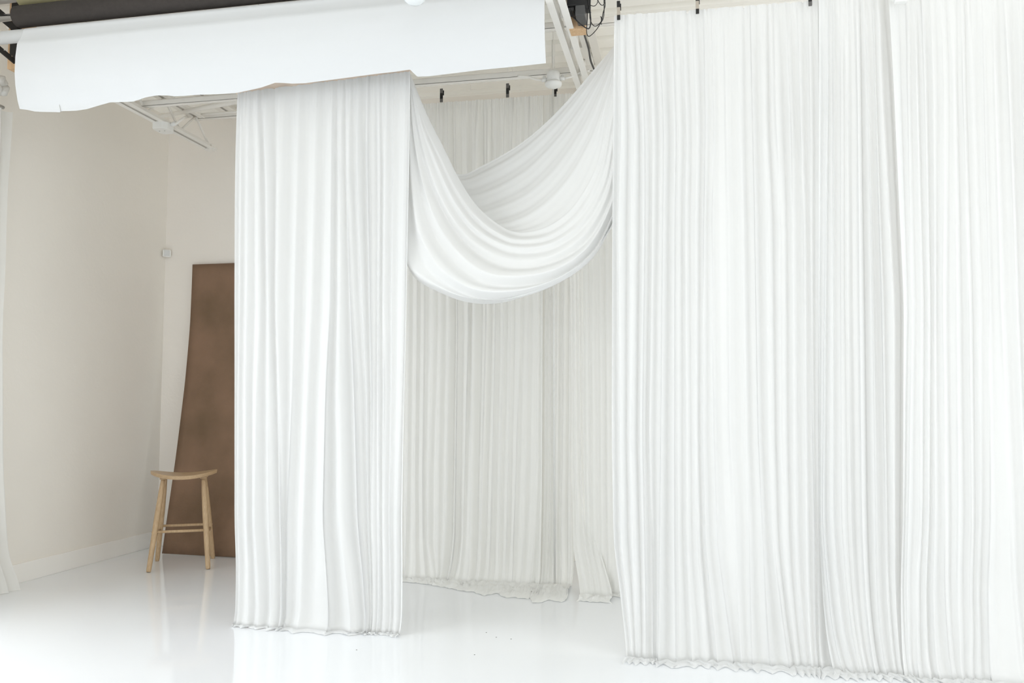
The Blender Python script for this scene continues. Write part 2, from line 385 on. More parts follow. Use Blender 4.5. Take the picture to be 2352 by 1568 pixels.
# ------------------------------------------------------------------ front right wall of curtains
RY = 4.12
rt_ = lambda x: 37 - (x - 1412) * .0765
ys = [rt_, 300, 500, 1000, 1250, 1500]
P1 = [[1411, 1409, 1407, 1406, 1410, 1440], [1424, 1427, 1421, 1425, 1426, 1452], [1445, 1459, 1457, 1452, 1459, 1466], [1470, 1483, 1484, 1478, 1483, 1486], [1490, 1501, 1499, 1491, 1500, 1502],
 [1513, 1525, 1523, 1518, 1515, 1512], [1545, 1556, 1553, 1552, 1553, 1556], [1568, 1578, 1575, 1578, 1578, 1592], [1590, 1600, 1596, 1598, 1604, 1622], [1618, 1622, 1618, 1614, 1620, 1645],
 [1635, 1641, 1634, 1642, 1650, 1685], [1662, 1666, 1671, 1674, 1690, 1700], [1700, 1701, 1706, 1714, 1721, 1726], [1722, 1728, 1732, 1740, 1752, 1765], [1752, 1756, 1763, 1769, 1778, 1810], [1775, 1780, 1794, 1797, 1802, 1826],
 [1806, 1819, 1821, 1824, 1828, 1846], [1830, 1838, 1846, 1849, 1852, 1862], [1856, 1861, 1862, 1866, 1872, 1876], [1880, 1884, 1882, 1879, 1880, 1882], [1896, 1896, 1894, 1893, 1900, 1912], [1906, 1906, 1904, 1903, 1918, 1938]]
P1 = [P1[0]] + [f for f in P1[1:]]
pudR = lambda x: .07 + .05 * noise.noise(Vector((x * 4, 3, 1))) + .05 * max(0, min(1, (x + .3)))
drape('curtain', M['cloth'], ys, P1, RY, 'long pleated white curtain right of the opening, its left edge beside the draped swag', 'white curtains in the front row',
      flare=.10, pud=pudR, seed=2, depth=1.0, tail=2)
ys2 = [lambda x: 0 - (x - 1861) * .0765, 200, 700, 1200, 1450, 1560]
P2 = [[1880, 1880, 1879, 1881, 1896, 1915], [1898, 1900, 1892, 1887, 1911, 1938], [1912, 1912, 1911, 1911, 1935, 1962], [1930, 1930, 1930, 1932, 1956, 1976], [1943, 1944, 1947, 1957, 1972, 1990], [1964, 1966, 1969, 1975, 1992, 2006],
 [1985, 1991, 2002, 2010, 2020, 2036], [2002, 2008, 2022, 2032, 2044, 2056], [2020, 2024, 2052, 2054, 2062, 2072], [2034, 2048, 2072, 2070, 2076, 2082], [2050, 2062, 2084, 2080, 2083, 2088]]
drape('curtain', M['cloth'], ys2, P2, RY - .012, 'narrower white curtain panel between the long pleated curtain and the gathered one at right', 'white curtains in the front row',
      flare=.12, pud=lambda x: .08, seed=3, depth=1.0, tail=2)
P3 = [[2038, 2050, 2074, 2073, 2070, 2074], [2082, 2084, 2093, 2083, 2083, 2092], [2100, 2102, 2114, 2112, 2104, 2104], [2114, 2120, 2132, 2128, 2124, 2130], [2136, 2142, 2146, 2144, 2142, 2150], [2160, 2167, 2162, 2170, 2176, 2186],
 [2185, 2190, 2192, 2196, 2200, 2206], [2206, 2208, 2224, 2230, 2230, 2228], [2226, 2231, 2246, 2250, 2250, 2250], [2255, 2259, 2271, 2270, 2268, 2272], [2275, 2280, 2293, 2318, 2336, 2345], [2300, 2310, 2330, 2350, 2362, 2370], [2340, 2344, 2356, 2376, 2390, 2400], [2380, 2380, 2392, 2410, 2420, 2440], [2420, 2425, 2440, 2450, 2460, 2470], [2470, 2470, 2480, 2490, 2500, 2510]]
drape('curtain', M['cloth'], ys2, P3, RY - .025, 'white curtain panel at the right end, pinched high up by a small white clamp', 'white curtains in the front row',
      flare=.13, pud=lambda x: .10, seed=4, depth=1.0)
# pinch under the clamp
# rod of the front row
pz = onY(1412, 37, RY)[2] - .012
bm = new(); tube(bm, ((onY(1411, 40, RY)[0], RY + .012, pz), (2.6, RY + .012, pz)), .010, 14)
tag(obj('curtain_rod', bm, M['steel'], smooth=True), 'white rod along the top of the front right curtains', 'curtain rod')

def strap(px, y0, y1, Y, label, group, mats, w=.016, lean=0.0):
    p = onY(px, y0, Y); q = onY(px, y1, Y)
    t = thing('hanging_strap', tuple(q), label, 'strap', group)
    L = p[2] - q[2]; z0 = q[2]
    segs = ((0, .24, mats[0]), (.24, .66, mats[1]), (.66, 1, mats[2]))
    for n, (a, b, mm) in zip(('end_loop', 'webbing', 'buckle'), segs):
        bm = new(); box(bm, (q[0] - w / 2, Y - .007, z0 + a * L + .0005), (q[0] + w / 2, Y + .003, z0 + b * L)); bevel(obj(n, bm, mm, t), .0015)
    bm = new(); box(bm, (q[0] + w * .1, Y + .006, z0 + .55 * L), (q[0] + w * .72, Y + .012, z0 + .9 * L)); box(bm, (q[0] + w * .1, Y + .0, z0 + .6 * L), (q[0] + w * .4, Y + .01, z0 + .66 * L)); obj('hook', bm, M['black'], t)
    bm = new(); tube(bm, ((q[0], Y, z0 + L), (q[0], Y, ZC + .01)), .0012, 6); obj('wire', bm, M['plast'], t)
for px, y0, y1, n, mm in ((1421, 3, 46, 'black strap with pale middle at the left end of the front right curtains', ('black', 'tan', 'black')),
                      (1602, -12, 32, 'black strap with pale middle holding the front right curtains, second from their left end', ('black', 'tan', 'black')),
                      (1861, -25, 14, 'grey-tipped black strap at the top of the front right curtains, third from their left end', ('greyw', 'black', 'black'))):
    strap(px, y0, y1, RY - .03, n, 'straps holding the front right curtains', [M[k] for k in mm])
for px, y0, y1, n in ((1014, 204, 235, 'dark strap above the back curtain, left of the other two'), (1166, 192, 224, 'dark strap above the middle of the back curtain'), (1275, 198, 222, 'dark strap above the back curtain right behind the slim pole')):
    strap(px, y0, y1, 5.47, n, 'straps holding the back curtain', [M['greyw'], M['black'], M['greyw']], w=.02)
# small clamp
c = onY(2068, 0, RY - .09)
t = thing('cloth_clamp', tuple(c), 'small white clamp pinching the top of the front right curtains', 'clamp')
bm = new(); box(bm, c + np.array([-.026, -.015, -.012]), c + np.array([.03, .02, .03])); bevel(obj('jaw', bm, M['plast'], t), .006)
bm = new(); box(bm, c + np.array([-.034, -.022, -.006]), c + np.array([-.012, .01, .02])); bevel(obj('lever', bm, M['plast'], t), .004)
bm = new(); tube(bm, (c + np.array([-.01, -.024, .004]), c + np.array([-.01, -.012, .004])), .006, 10); obj('pivot', bm, M['tan'], t)
bm = new(); tube(bm, (c + np.array([0, .015, .02]), (c[0], RY + .012, pz + .02)), .006, 8); obj('arm', bm, M['plast'], t)

# ------------------------------------------------------------------ curtains at the back of the booth
BY = 5.55
bt = lambda x: 239 - (x - 975) * .072
frontY = lambda X: np.interp(X, [-1.75, -1.6, -1.35, -1.1, -.85, -.62, -.45, -.2], [5.36, 5.31, 5.18, 5.08, 5.06, 5.03, 4.99, 4.95])
ysb = [bt, 400, 750, 1100, 1250, 1335]
B1 = [[868, 868, 866, 864, 862, 860], [885, 885, 885, 884, 884, 884], [905, 905, 903, 900, 898, 896], [925, 924, 922, 920, 921, 925], [945, 944, 942, 938, 934, 934], [962, 962, 960, 956, 957, 960], [975, 978, 978, 974, 974, 985], [992, 994, 997, 984, 983, 1000], [1010, 1012, 1014, 1006, 1004, 1008],
 [1030, 1032, 1035, 1028, 1024, 1014], [1050, 1052, 1056, 1052, 1050, 1036], [1075, 1078, 1080, 1070, 1064, 1056], [1095, 1094, 1088, 1084, 1082, 1077], [1122, 1124, 1122, 1112, 1108, 1101], [1143, 1142, 1141, 1134, 1130, 1126], [1160, 1158, 1158, 1150, 1147, 1145],
 [1180, 1178, 1176, 1170, 1166, 1160], [1197, 1197, 1196, 1186, 1180, 1178], [1217, 1216, 1214, 1208, 1204, 1200], [1235, 1236, 1238, 1236, 1228, 1220], [1248, 1248, 1247, 1246, 1244, 1242]]
drape('curtain', M['clothb'], ysb, B1, BY, 'wide ivory curtain panel at the back of the booth, its hem trailing on the floor', 'curtains at the back of the booth', ph=.034, conv=.75,
      flare=.07, pud=lambda x: max(.03, BY - .1 - frontY(x)), seed=11, depth=1.0, fine=.7, flareh=.35)
B2 = [[1243, 1243, 1242, 1241, 1238, 1230], [1256, 1255, 1254, 1252, 1248, 1244], [1268, 1268, 1267, 1266, 1262, 1260], [1284, 1284, 1282, 1280, 1278, 1276], [1302, 1300, 1296, 1294, 1290, 1292], [1316, 1316, 1315, 1313, 1314, 1312], [1322, 1322, 1321, 1318, 1318, 1316]]
drape('curtain', M['clothb'], ysb, B2, BY + .03, 'narrow ivory curtain panel right behind the slim pole at the back', 'curtains at the back of the booth', ph=.034, conv=.75,
      flare=.09, pud=lambda x: max(.03, BY - .08 - frontY(x)), seed=12, depth=1.0, fine=.7, flareh=.3)
sl = lambda X: BY - .02 - max(0, min(1.2, X + .80)) * .60
B4 = [[1336, 1338, 1340, 1342, 1346, 1350], [1352, 1352, 1354, 1356, 1358, 1362], [1368, 1370, 1372, 1374, 1376, 1378], [1384, 1386, 1390, 1392, 1394, 1396], [1402, 1404, 1406, 1408, 1410, 1412], [1425, 1425, 1425, 1428, 1430, 1432], [1450, 1450, 1450, 1450, 1452, 1455], [1475, 1475, 1475, 1478, 1480, 1480], [1500, 1500, 1500, 1500, 1500, 1505], [1530, 1530, 1530, 1530, 1530, 1530]]
drape('curtain', M['clothb'], [lambda x: 215, 400, 750, 1100, 1250, 1350], B4, BY, 'ivory curtain panel slanting forward at the back right, partly hidden by the front curtain', 'curtains at the back of the booth', ph=.034, conv=.75,
      flare=.02, pud=lambda x: .03, seed=14, depth=.8, yline=sl, flareh=.3)
B3 = [[1306, 1308, 1312, 1314, 1316, 1334], [1314, 1317, 1320, 1324, 1330, 1350], [1322, 1326, 1330, 1336, 1346, 1366], [1330, 1334, 1338, 1344, 1358, 1380], [1338, 1342, 1346, 1352, 1368, 1396], [1344, 1346, 1349, 1356, 1374, 1408]]
drape('curtain', M['clothb'], [lambda x: 217, 400, 750, 1100, 1250, 1365], B3, BY - .06, 'ivory curtain panel at the back whose hem sweeps out to the right over the floor', 'curtains at the back of the booth', ph=.034, conv=.75,
      flare=.30, pud=lambda x: .10 + .1 * max(0, x + .7), seed=13, depth=1.1, flareh=.7)
bz = onY(1100, bt(1100), BY)[2] - .02
bm = new(); tube(bm, ((onY(870, 245, BY)[0], BY + .05, bz), (-.2, BY + .05, bz)), .010, 14)
tag(obj('curtain_rod', bm, M['steel'], smooth=True), 'white rod along the top of the back curtains', 'curtain rod')

# ------------------------------------------------------------------ the swag
A = (938, 166)
sw = [  # pixel x, pixel y, depth
 [(940,168,4.27),(975,300,4.50),(1010,372,4.62),(1057,402,4.68),(1110,381,4.68),(1187,337,4.66),(1244,292,4.62),(1302,234,4.58),(1374,150,4.50),(1406,112,4.45),(1450,60,4.36)],
 [(940,168,4.27),(975,320,4.48),(1012,395,4.59),(1062,428,4.65),(1120,412,4.65),(1195,372,4.63),(1256,320,4.59),(1316,250,4.54),(1380,160,4.46),(1408,116,4.42),(1452,62,4.34)],
 [(940,168,4.26),(975,330,4.46),(1020,420,4.55),(1075,462,4.60),(1135,450,4.61),(1210,410,4.59),(1272,350,4.55),(1330,272,4.50),(1386,170,4.42),(1410,120,4.38),(1454,64,4.32)],
 [(939,168,4.26),(972,335,4.43),(1025,440,4.50),(1085,495,4.54),(1145,488,4.56),(1220,455,4.54),(1288,390,4.49),(1345,300,4.44),(1391,190,4.38),(1412,130,4.34),(1456,66,4.30)],
 [(939,168,4.25),(968,325,4.40),(1028,450,4.45),(1095,515,4.48),(1158,520,4.49),(1228,495,4.47),(1300,430,4.43),(1356,335,4.38),(1395,220,4.33),(1414,150,4.31),(1458,68,4.29)],
 [(942,168,4.24),(980,262,4.32),(1015,333,4.36),(1057,417,4.39),(1100,479,4.40),(1160,526,4.40),(1203,536,4.39),(1262,521,4.37),(1320,474,4.35),(1373,376,4.32),(1398,235,4.30),(1416,160,4.29),(1460,70,4.28)],
 [(942,170,4.23),(975,280,4.28),(1010,355,4.31),(1052,440,4.33),(1098,502,4.34),(1160,545,4.33),(1210,553,4.32),(1270,540,4.32),(1330,492,4.31),(1380,400,4.29),(1404,285,4.28),(1420,200,4.28),(1462,72,4.28)],
 [(941,172,4.23),(970,290,4.26),(1003,375,4.28),(1042,460,4.29),(1092,526,4.30),(1160,566,4.29),(1218,572,4.28),(1276,558,4.28),(1338,512,4.28),(1388,425,4.27),(1408,330,4.27),(1426,235,4.27),(1464,76,4.28)],
 [(941,174,4.23),(962,290,4.25),(990,390,4.26),(1030,480,4.27),(1082,547,4.27),(1155,590,4.26),(1222,596,4.25),(1284,580,4.25),(1346,533,4.25),(1392,455,4.25),(1412,370,4.26),(1432,265,4.27),(1466,80,4.28)],
 [(940,176,4.23),(955,300,4.25),(978,400,4.26),(1016,492,4.26),(1066,565,4.25),(1140,615,4.23),(1218,620,4.22),(1290,600,4.23),(1352,555,4.24),(1398,475,4.25),(1416,400,4.26),(1438,290,4.27),(1468,84,4.28)],
 [(939,178,4.24),(950,310,4.25),(968,410,4.25),(1000,510,4.24),(1046,580,4.22),(1118,636,4.20),(1216,643,4.20),(1294,620,4.21),(1358,570,4.23),(1402,490,4.25),(1422,410,4.26),(1442,300,4.27),(1470,88,4.28)],
 [(938,180,4.24),(945,330,4.25),(958,440,4.24),(982,535,4.22),(1025,605,4.19),(1100,658,4.18),(1206,664,4.18),(1296,634,4.20),(1362,583,4.22),(1406,500,4.24),(1426,430,4.25),(1446,320,4.26),(1472,92,4.28)],
 [(937,182,4.25),(940,360,4.26),(948,480,4.24),(966,560,4.22),(1008,628,4.19),(1090,676,4.18),(1196,678,4.18),(1290,645,4.20),(1362,590,4.22),(1408,508,4.24),(1430,440,4.25),(1450,330,4.26),(1474,96,4.28)],
 [(936,184,4.26),(932,400,4.27),(933,540,4.26),(950,610,4.24),(1000,655,4.21),(1085,690,4.20),(1180,690,4.20),(1284,650,4.21),(1358,597,4.23),(1408,520,4.24),(1434,450,4.25),(1452,340,4.26),(1476,100,4.28)],
 [(935,186,4.27),(926,420,4.28),(922,560,4.28),(948,632,4.27),(996,665,4.26),(1080,695,4.25),(1168,692,4.25),(1283,644,4.25),(1354,588,4.26),(1407,521,4.26),(1436,452,4.27),(1454,342,4.27),(1477,100,4.29)],
]
n = 150
rowsP = [catmull(c, n) for c in sw]
cr = np.array([[onY(p[0], p[1], p[2]) for p in r] for r in rowsP])    # K x n x 3
K = len(sw); sub = 16; V = np.zeros(((K - 1) * sub + 1, n, 3))
for i in range(V.shape[0]):
    f = i / sub; k = min(int(f), K - 2); u = f - k
    p0, p1, p2, p3 = cr[max(k - 1, 0)], cr[k], cr[k + 1], cr[min(k + 2, K - 1)]
    V[i] = .5 * (2 * p1 + (p2 - p0) * u + (2 * p0 - 5 * p1 + 4 * p2 - p3) * u * u + (3 * p1 - p0 - 3 * p2 + p3) * u ** 3)
    for j in range(n):
        s = j / (n - 1); env = math.sin(math.pi * min(1, max(0, s))) ** 1.1
        q = f
        if k >= 5:   # stepped pleats of the front layer
            g_ = f - 5 if f < 8 else 3 + (f - 8) * .55; ph = g_ % 1.0; amp = .014 if f < 8 else .014 + min(1, (f - 8)) * .030
            d = amp * (.5 + .5 * math.cos(2 * math.pi * (ph ** .75))) ** .8
        else:
            d = .018 * (.5 + .5 * math.cos(2 * math.pi * (f * .95 + .3 * math.sin(3 * s)))) * (1 if k < 4 else 1 - u)
            d += .002 * math.cos(2 * math.pi * f * 2.7 + 5 * s)
        d += .006 * noise.noise(Vector((f * 1.8, s * 3, 5)))
        if f > K - 1.4: d *= max(0, (K - 1 - f) / .4)
        V[i, j, 1] -= d * env
        V[i, j, 2] += .25 * d * env
o = grid_mesh('draped_swag', V, M['cloth'])
tag(o, 'white cloth swag looping across the opening from the tall curtain to the long pleated one', 'draped cloth')

# ------------------------------------------------------------------ paper rolls, brackets and posts
PY = 4.06
def xroll(name, m, y_edge_top, y_edge_bot, px, x0, x1, Y, label, cat):
    a = onY(px, y_edge_top, Y)[2]; b = onY(px, y_edge_bot, Y)[2]; r = (a - b) / 2; z = (a + b) / 2
    bm = new(); L = x1 - x0
    tube(bm, ((x0, Y, z), (x0 + .004, Y, z), (x1 - .004, Y, z), (x1, Y, z)), [r - .004, r, r, r - .004], 48)
    return bm, z, r
t = thing('charcoal_paper_roll', (-2, PY, 3.3), 'thick charcoal backdrop paper roll above the hanging white paper', 'paper roll')
x0 = onY(27, 40, PY)[0] + .04
bm, zd, rd = xroll('', None, 17, 64, 32, x0, -.55, PY, '', ''); obj('paper', bm, M['dark'], t, True)
bm = new(); tube(bm, ((-4.12, PY, zd + .004), (-.42, PY, zd + .004)), .021, 24)
obj('core_tube', bm, M['chrome'], t, True)
t = thing('olive_paper_roll', (-2, PY + .02, 3.45), 'olive green backdrop paper roll at the very top left edge', 'paper roll')
bm = new(); zo = zd + .125; tube(bm, ((onY(42, 5, PY)[0], PY + .03, zo), (-.55, PY + .03, zo)), .056, 40); obj('paper', bm, M['olive'], t, True)
bm = new(); tube(bm, ((-4.12, PY + .03, zo), (-.42, PY + .03, zo)), .019, 20); obj('core_tube', bm, M['chrome'], t, True)
# the white roll with its hanging sheet
t = thing('white_paper_roll', (-2, PY, 3.2), 'wide white backdrop paper hanging from its roll across the top of the picture', 'paper roll')
zb = onY(15, 100, PY)[2]; zr = zb + .036
bm = new(); tube(bm, ((-4.13, PY, zr), (-.5, PY, zr)), .036, 40); obj('roll', bm, M['paper'], t, True)
# sheet: left edge position at (47,70) -> (35,130) -> (45,250)
edge = [(45, 80), (40, 100), (36, 130), (34.5, 165), (36, 195), (41, 230), (46, 250)]
SX = onY(45, 250, 4.02)[0]
E = np.array([onX(x, y, SX) for x, y in edge])            # gives Y,z of the profile
E = E[np.argsort(-E[:, 2])]
bot = [(45,250),(62,252),(80,256),(110,257),(137,257.5),(139,256),(142,255),(175,254),(200,250),(230,241),(252,235),(275,234),(305,233),(318,229),(335,223),(360,219),(385,219),(400,221),(425,220),(437,219),(440,218.5),(470,217),(500,216.5),(520,215),(540,214),(565,209),(600,201),(632,190),(650,190.5),(672,192),(700,191),(740,186),(800,178),(860,170),(905,165),(935,160.5),(942,160),(950,168),(959,176),(985,175),(1100,161),(1200,151),(1250,145.5),(1254,145)]
def profY(z): return float(np.interp(-z, -E[:, 2], E[:, 1]))
cols = []
bp = []
for x, y in bot:
    Yg = 4.02
    for _ in range(4): p = onY(x, y, Yg); Yg = profY(p[2])
    bp.append((p[0], p[2]))
bp = np.array(bp)
xs = np.unique(np.concatenate([np.linspace(bp[0, 0], bp[-1, 0], 160), bp[:, 0]]))
rows = 40; V = np.zeros((rows, len(xs), 3))
for i, x in enumerate(xs):
    zbx = np.interp(x, bp[:, 0], bp[:, 1])
    for r in range(rows):
        if r < 8:      # over the front of the roll
            a = math.pi / 2 * (1 - r / 8) ; V[r, i] = (x, PY - math.cos(a) * .0375, zr + math.sin(a) * .0375)
        else:
            u = (r - 8) / (rows - 9); z = zr + (zbx - zr) * u
            blend = min(1, u * 6)
            V[r, i] = (x, (PY - .0375) * (1 - blend) + profY(z) * blend + .004 * noise.noise(Vector((x * 1.5, z * 3, 0))) * u, z)
sheet = grid_mesh('paper_sheet', V, M['paper'], t)
print('sheet prof', E[:, 1:].round(3).tolist())
# short tear in the sheet
bm = new(); a = onY(133.5, 226, profY(2.9) - .004); 
pts = [onY(x, y, profY(onY(x, y, 3.98)[2]) - .0015) for x, y in ((134, 226), (136, 238), (139.5, 256.5))]
bm2 = new(); tube(bm2, pts, [.0004, .0009, .0012], 6); obj('tear', bm2, M['wire'], t)
# posts and brackets
def post(cx, w, y0, y1, z0, label, side):
    t = thing('wooden_post', (cx, (y0 + y1) / 2, z0), label, 'wooden post', 'posts carrying the paper roll brackets')
    bm = new(); box(bm, (cx - w / 2, y0, z0), (cx + w / 2, y1, ZC + .02)); bevel(obj('timber', bm, M['pine'], t), .002)
    return t
lp = onY(25, 153, 4.27); PX = onY(27, 150, 4.25)[0]
post(PX + .025, .115, 4.25, 4.34, onY(20, 158, 4.25)[2], 'wooden post at far left holding the black roll brackets', 0)
t = thing('roll_bracket', (PX + .02, 4.2, 3.2), 'black steel bracket with three arms on the far left wooden post', 'bracket', 'brackets carrying the paper rolls')
zq = onY(30, 136, 4.24)[2]
bm = new(); box(bm, (PX - .008, 4.238, zq), (PX + .060, 4.249, ZC - .01)); obj('back_plate', bm, M['black'], t)
for k, (xa, ya, xb, yb) in enumerate(((-2, 108, 36, 134), (-2, 46, 34, 70), (-4, -12, 30, 12))):
    e = onX(xb, yb, PX + .03); bx = np.array([PX + .03, 4.24, onY(xb, yb, 4.24)[2]]); s = onX(xa, ya, PX + .03)
    bx = bx + np.array([.015 * (k > 0), 0, 0]); far = bx + np.array([0, -.26, .055])
    dz = np.array([0, 0, .020 if k == 0 else .0]); bm = new(); bar(bm, bx - dz, far - dz * .5, .010 if k == 0 else .02, .030 if k == 0 else .05); obj('arm', bm, M['black'], t)
    for q in (.12, .35):
        p = bx * (1 - q) + far * q; bm = new(); tube(bm, (p + np.array([-.007, 0, -.006]), p + np.array([.007, 0, -.006])), .0035, 8); obj('bolt', bm, M['chrome'], t)
# right hand post on the second joist
wz = onY(1328, 70, 4.32)[2]; wx = onY(1327, 60, 4.32)[0]
post(wx, .085, 4.30, 4.385, wz, 'short wooden block under the joist, behind the hanging black devices', 1)
def pv(px, py, Y): return onY(px, py, Y)
t = thing('roller_device', tuple(pv(1325, 20, 4.26)), 'black plastic roller drive with dangling cords on the short wooden block', 'device')
for n_, (x0, y0, x1, y1, d0, d1, mm) in {'housing': (1302, -30, 1344, 14, 4.20, 4.295, 'blackp'), 'side_module': (1303, 12, 1318, 25, 4.22, 4.295, 'greyp'), 'motor_block': (1321, 10, 1343, 36, 4.17, 4.295, 'greyp'), 'clip': (1317, 27, 1326, 35, 4.24, 4.298, 'black'), 'plug': (1341, -20, 1354, 20, 4.20, 4.26, 'blackp')}.items():
    a = pv(x0, y1, d0); b = pv(x1, y0, d0)
    bm = new(); box(bm, (a[0], d0, a[2]), (b[0], d1, b[2])); bevel(obj(n_, bm, M[mm], t), .004, 2)
for pts, r in ([[(1310,20),(1313,34),(1324,47),(1337,58),(1348,65),(1354,64),(1357,50),(1355,20),(1356,-10)], .0032],
            [[(1350,18),(1349,45),(1347,70),(1350,82),(1356,82),(1370,68),(1380,52),(1386,40),(1388,15),(1387,-15)], .0022],
            [[(1354,15),(1355,40),(1360,55),(1367,60),(1375,56),(1382,46),(1385,30),(1390,10),(1386,-15)], .0022],
            [[(1356,12),(1364,14),(1370,10),(1374,0),(1376,-15)], .002], [[(1368,-8),(1376,6),(1382,12),(1388,8),(1392,-12)], .002], [[(1350,-5),(1352,12),(1356,30)], .004]):
    bm = new(); yy = 4.19 + .02 * random.random()
    P = catmull([pv(x, y, yy) for x, y in pts], 40); tube(bm, P, r, 8); obj('cord', bm, M['blackp'], t, True)
bm = new(); bar(bm, pv(1381, 38, 4.19), pv(1381, 57, 4.19), .003, .003); bar(bm, pv(1379, 38, 4.19), pv(1384, 44, 4.19), .003, .003); obj('cord_clip', bm, M['blackp'], t)
# dark cable along joist
bm = new(); X_ = -.56
P = [onZ(1340, 72, 3.17), onZ(1352, 112, 3.17), onZ(1357, 140, 3.17), onZ(1364, 158, 3.17)]
tube(bm, catmull(P, 14), .006, 8); tag(obj('joist_cable', bm, M['blackp'], smooth=True), 'dark cable running along the right ceiling joist below the wooden block', 'cable')

# ------------------------------------------------------------------ pendant bowl at the very top
c = onY(952, -8, 3.75)
t = thing('pendant_lamp', tuple(c), 'small white glass bowl lamp cut off by the top edge', 'lamp')
bm = new(); lathe(bm, c, [(.01, -.038), (.03, -.034), (.046, -.022), (.054, -.004), (.055, .015), (.05, .02)]); obj('glass_bowl', bm, M['globe'], t, True)
bm = new(); lathe(bm, c, [(.03, .02), (.026, .05), (.008, .06), (.008, ZC - c[2])]); obj('stem', bm, M['plast'], t, True)

# ------------------------------------------------------------------ canvas backdrop board
BX = -3.965
zs = np.linspace(0.004, 2.297, 30)
prof_ = [(onX(x, y, BX)[2], onX(x, y, BX)[1]) for x, y in ((372, 1271), (385, 1180), (404, 1060), (415, 980), (428, 880), (437, 780), (443, 700), (447, 608))]
print('board', np.round(prof_, 3).tolist())
bw = 1.25; Vf = np.zeros((30, 20, 3))
for i, z in enumerate(zs):
    u = z / 2.3; yb_ = 5.975 + (6.268 - 5.975) * (1 - (1 - u) ** 1.5)
    for j in range(20):
        s = j / 19
        Vf[i, j] = (BX + bw * s + .015 * (1 - u) * 0, yb_ - .075 * s * (1 - u) + .004 * math.sin(4 * s), z)
# check edge against photographed bow: interpolate
pr = np.array(sorted(prof_)); 
for i, z in enumerate(zs):
    yb_ = float(np.interp(z, pr[:, 0], pr[:, 1])); yb_ = min(yb_, 6.272)
    sm = 5.975 + (6.268 - 5.975) * (1 - (1 - z / 2.3) ** 1.5)
    Vf[i, :, 1] += (.6 * (yb_ - sm))
V = Vf[::-1]
o = grid_mesh('canvas_backdrop', V, M['board']); md = o.modifiers.new('thick', 'SOLIDIFY'); md.thickness = .006; md.offset = 1
tag(o, 'mottled brown painted canvas backdrop board leaning against the back wall', 'backdrop')

# ------------------------------------------------------------------ sensor in the corner
c = np.array([XL + .036, YB - .036, onY(384, 582, 6.27)[2]])
t = thing('motion_sensor', tuple(c), 'small white motion sensor high in the room corner', 'sensor')
def rbox(nm, w, h, d, off, m, r):
    bm = new(); box(bm, (-w / 2, -d / 2, -h / 2), (w / 2, d / 2, h / 2))
    for v in bm.verts:
        v.co.y += off
    o = obj(nm, bm, m); bevel(o, r, 4)
    o.parent = t; o.rotation_euler = (0, 0, math.radians(38))
    return o
rbox('body', .066, .062, .034, 0, M['plast'], .010)
rbox('lens', .042, .046, .008, -.018, M['lens'], .003)

# ------------------------------------------------------------------ sheer curtain at the left wall
zt = 2.98
edgeL = [(27, 250), (24, 350), (18, 450), (12, 600), (7, 700), (5, 900), (8, 1100), (14, 1200), (22, 1280), (30, 1325), (31, 1345)]
EL = np.array([onX(x, y, XL + .13) for x, y in edgeL]); EL = EL[np.argsort(EL[:, 2])]
rowsn, coln = 70, 140; V = np.zeros((rowsn, coln, 3))
for i in range(rowsn):
    z = 2.97 * (1 - i / (rowsn - 1)) + .004
    ye = float(np.interp(z, EL[:, 2], EL[:, 1]))
    for j in range(coln):
        s = j / (coln - 1)
        yy = ye - .95 * s
        d = .035 * (.5 + .5 * math.cos(2 * math.pi * (s * 11 + .3 * noise.noise(Vector((s * 5, z * .6, 2))))))
        d += .01 * noise.noise(Vector((s * 18, z * 2.2, 6))) + (.05 * (1 - z / .3) ** 2 if z < .3 else 0)
        V[i, j] = (XL + .10 + d, yy + .008 * math.sin(s * 70), z)
t = thing('sheer_curtain', (XL + .1, 4.0, 0), 'pale sheer window curtain at the left edge, bunched at its top', 'curtain')
grid_mesh('cloth', V, M['sheer'], t)
c = onX(4, 200, XL + .12)
bm = new()
for k in range(7):
    q = Vector(c) + Vector((.02 * random.uniform(-1, 1), .05 * random.uniform(-1, .5), .03 * random.uniform(-1, 1)))
    bmesh.ops.create_icosphere(bm, subdivisions=3, radius=.032, matrix=__import__('mathutils').Matrix.Translation(q))
for v in bm.verts: v.co += Vector((1, 1, 1)) * .015 * noise.noise(v.co * 30)
obj('knot', bm, M['sheer'], t, True)
bm = new(); tube(bm, ((XL + .11, WY0, 2.99), (XL + .11, c[1] + .03, 2.99)), .011, 12); obj('rod', bm, M['wire'], t, True)
bm = new(); tube(bm, ((XL, 4.2, 2.99), (XL + .11, 4.2, 2.99)), .008, 10); obj('rod_bracket', bm, M['wire'], t, True)

# ------------------------------------------------------------------ the stool
feet = {'fl': onZ(341, 1314), 'fr': onZ(478, 1307), 'bl': onZ(361, 1288), 'br': onZ(489, 1282)}
cen = sum(feet.values()) / 4
t = thing('wooden_stool', (cen[0], cen[1], 0), 'light oak stool with a dished half-moon seat in front of the brown backdrop', 'stool')
ex = Vector(feet['fr'] - feet['fl']).normalized(); 
ang = math.atan2(ex.y, ex.x)
ct, st = math.cos(ang), math.sin(ang)
def L2W(x, y, z): return Vector((cen[0] + ct * x - st * y, cen[1] + st * x + ct * y, z))
SZ = .655
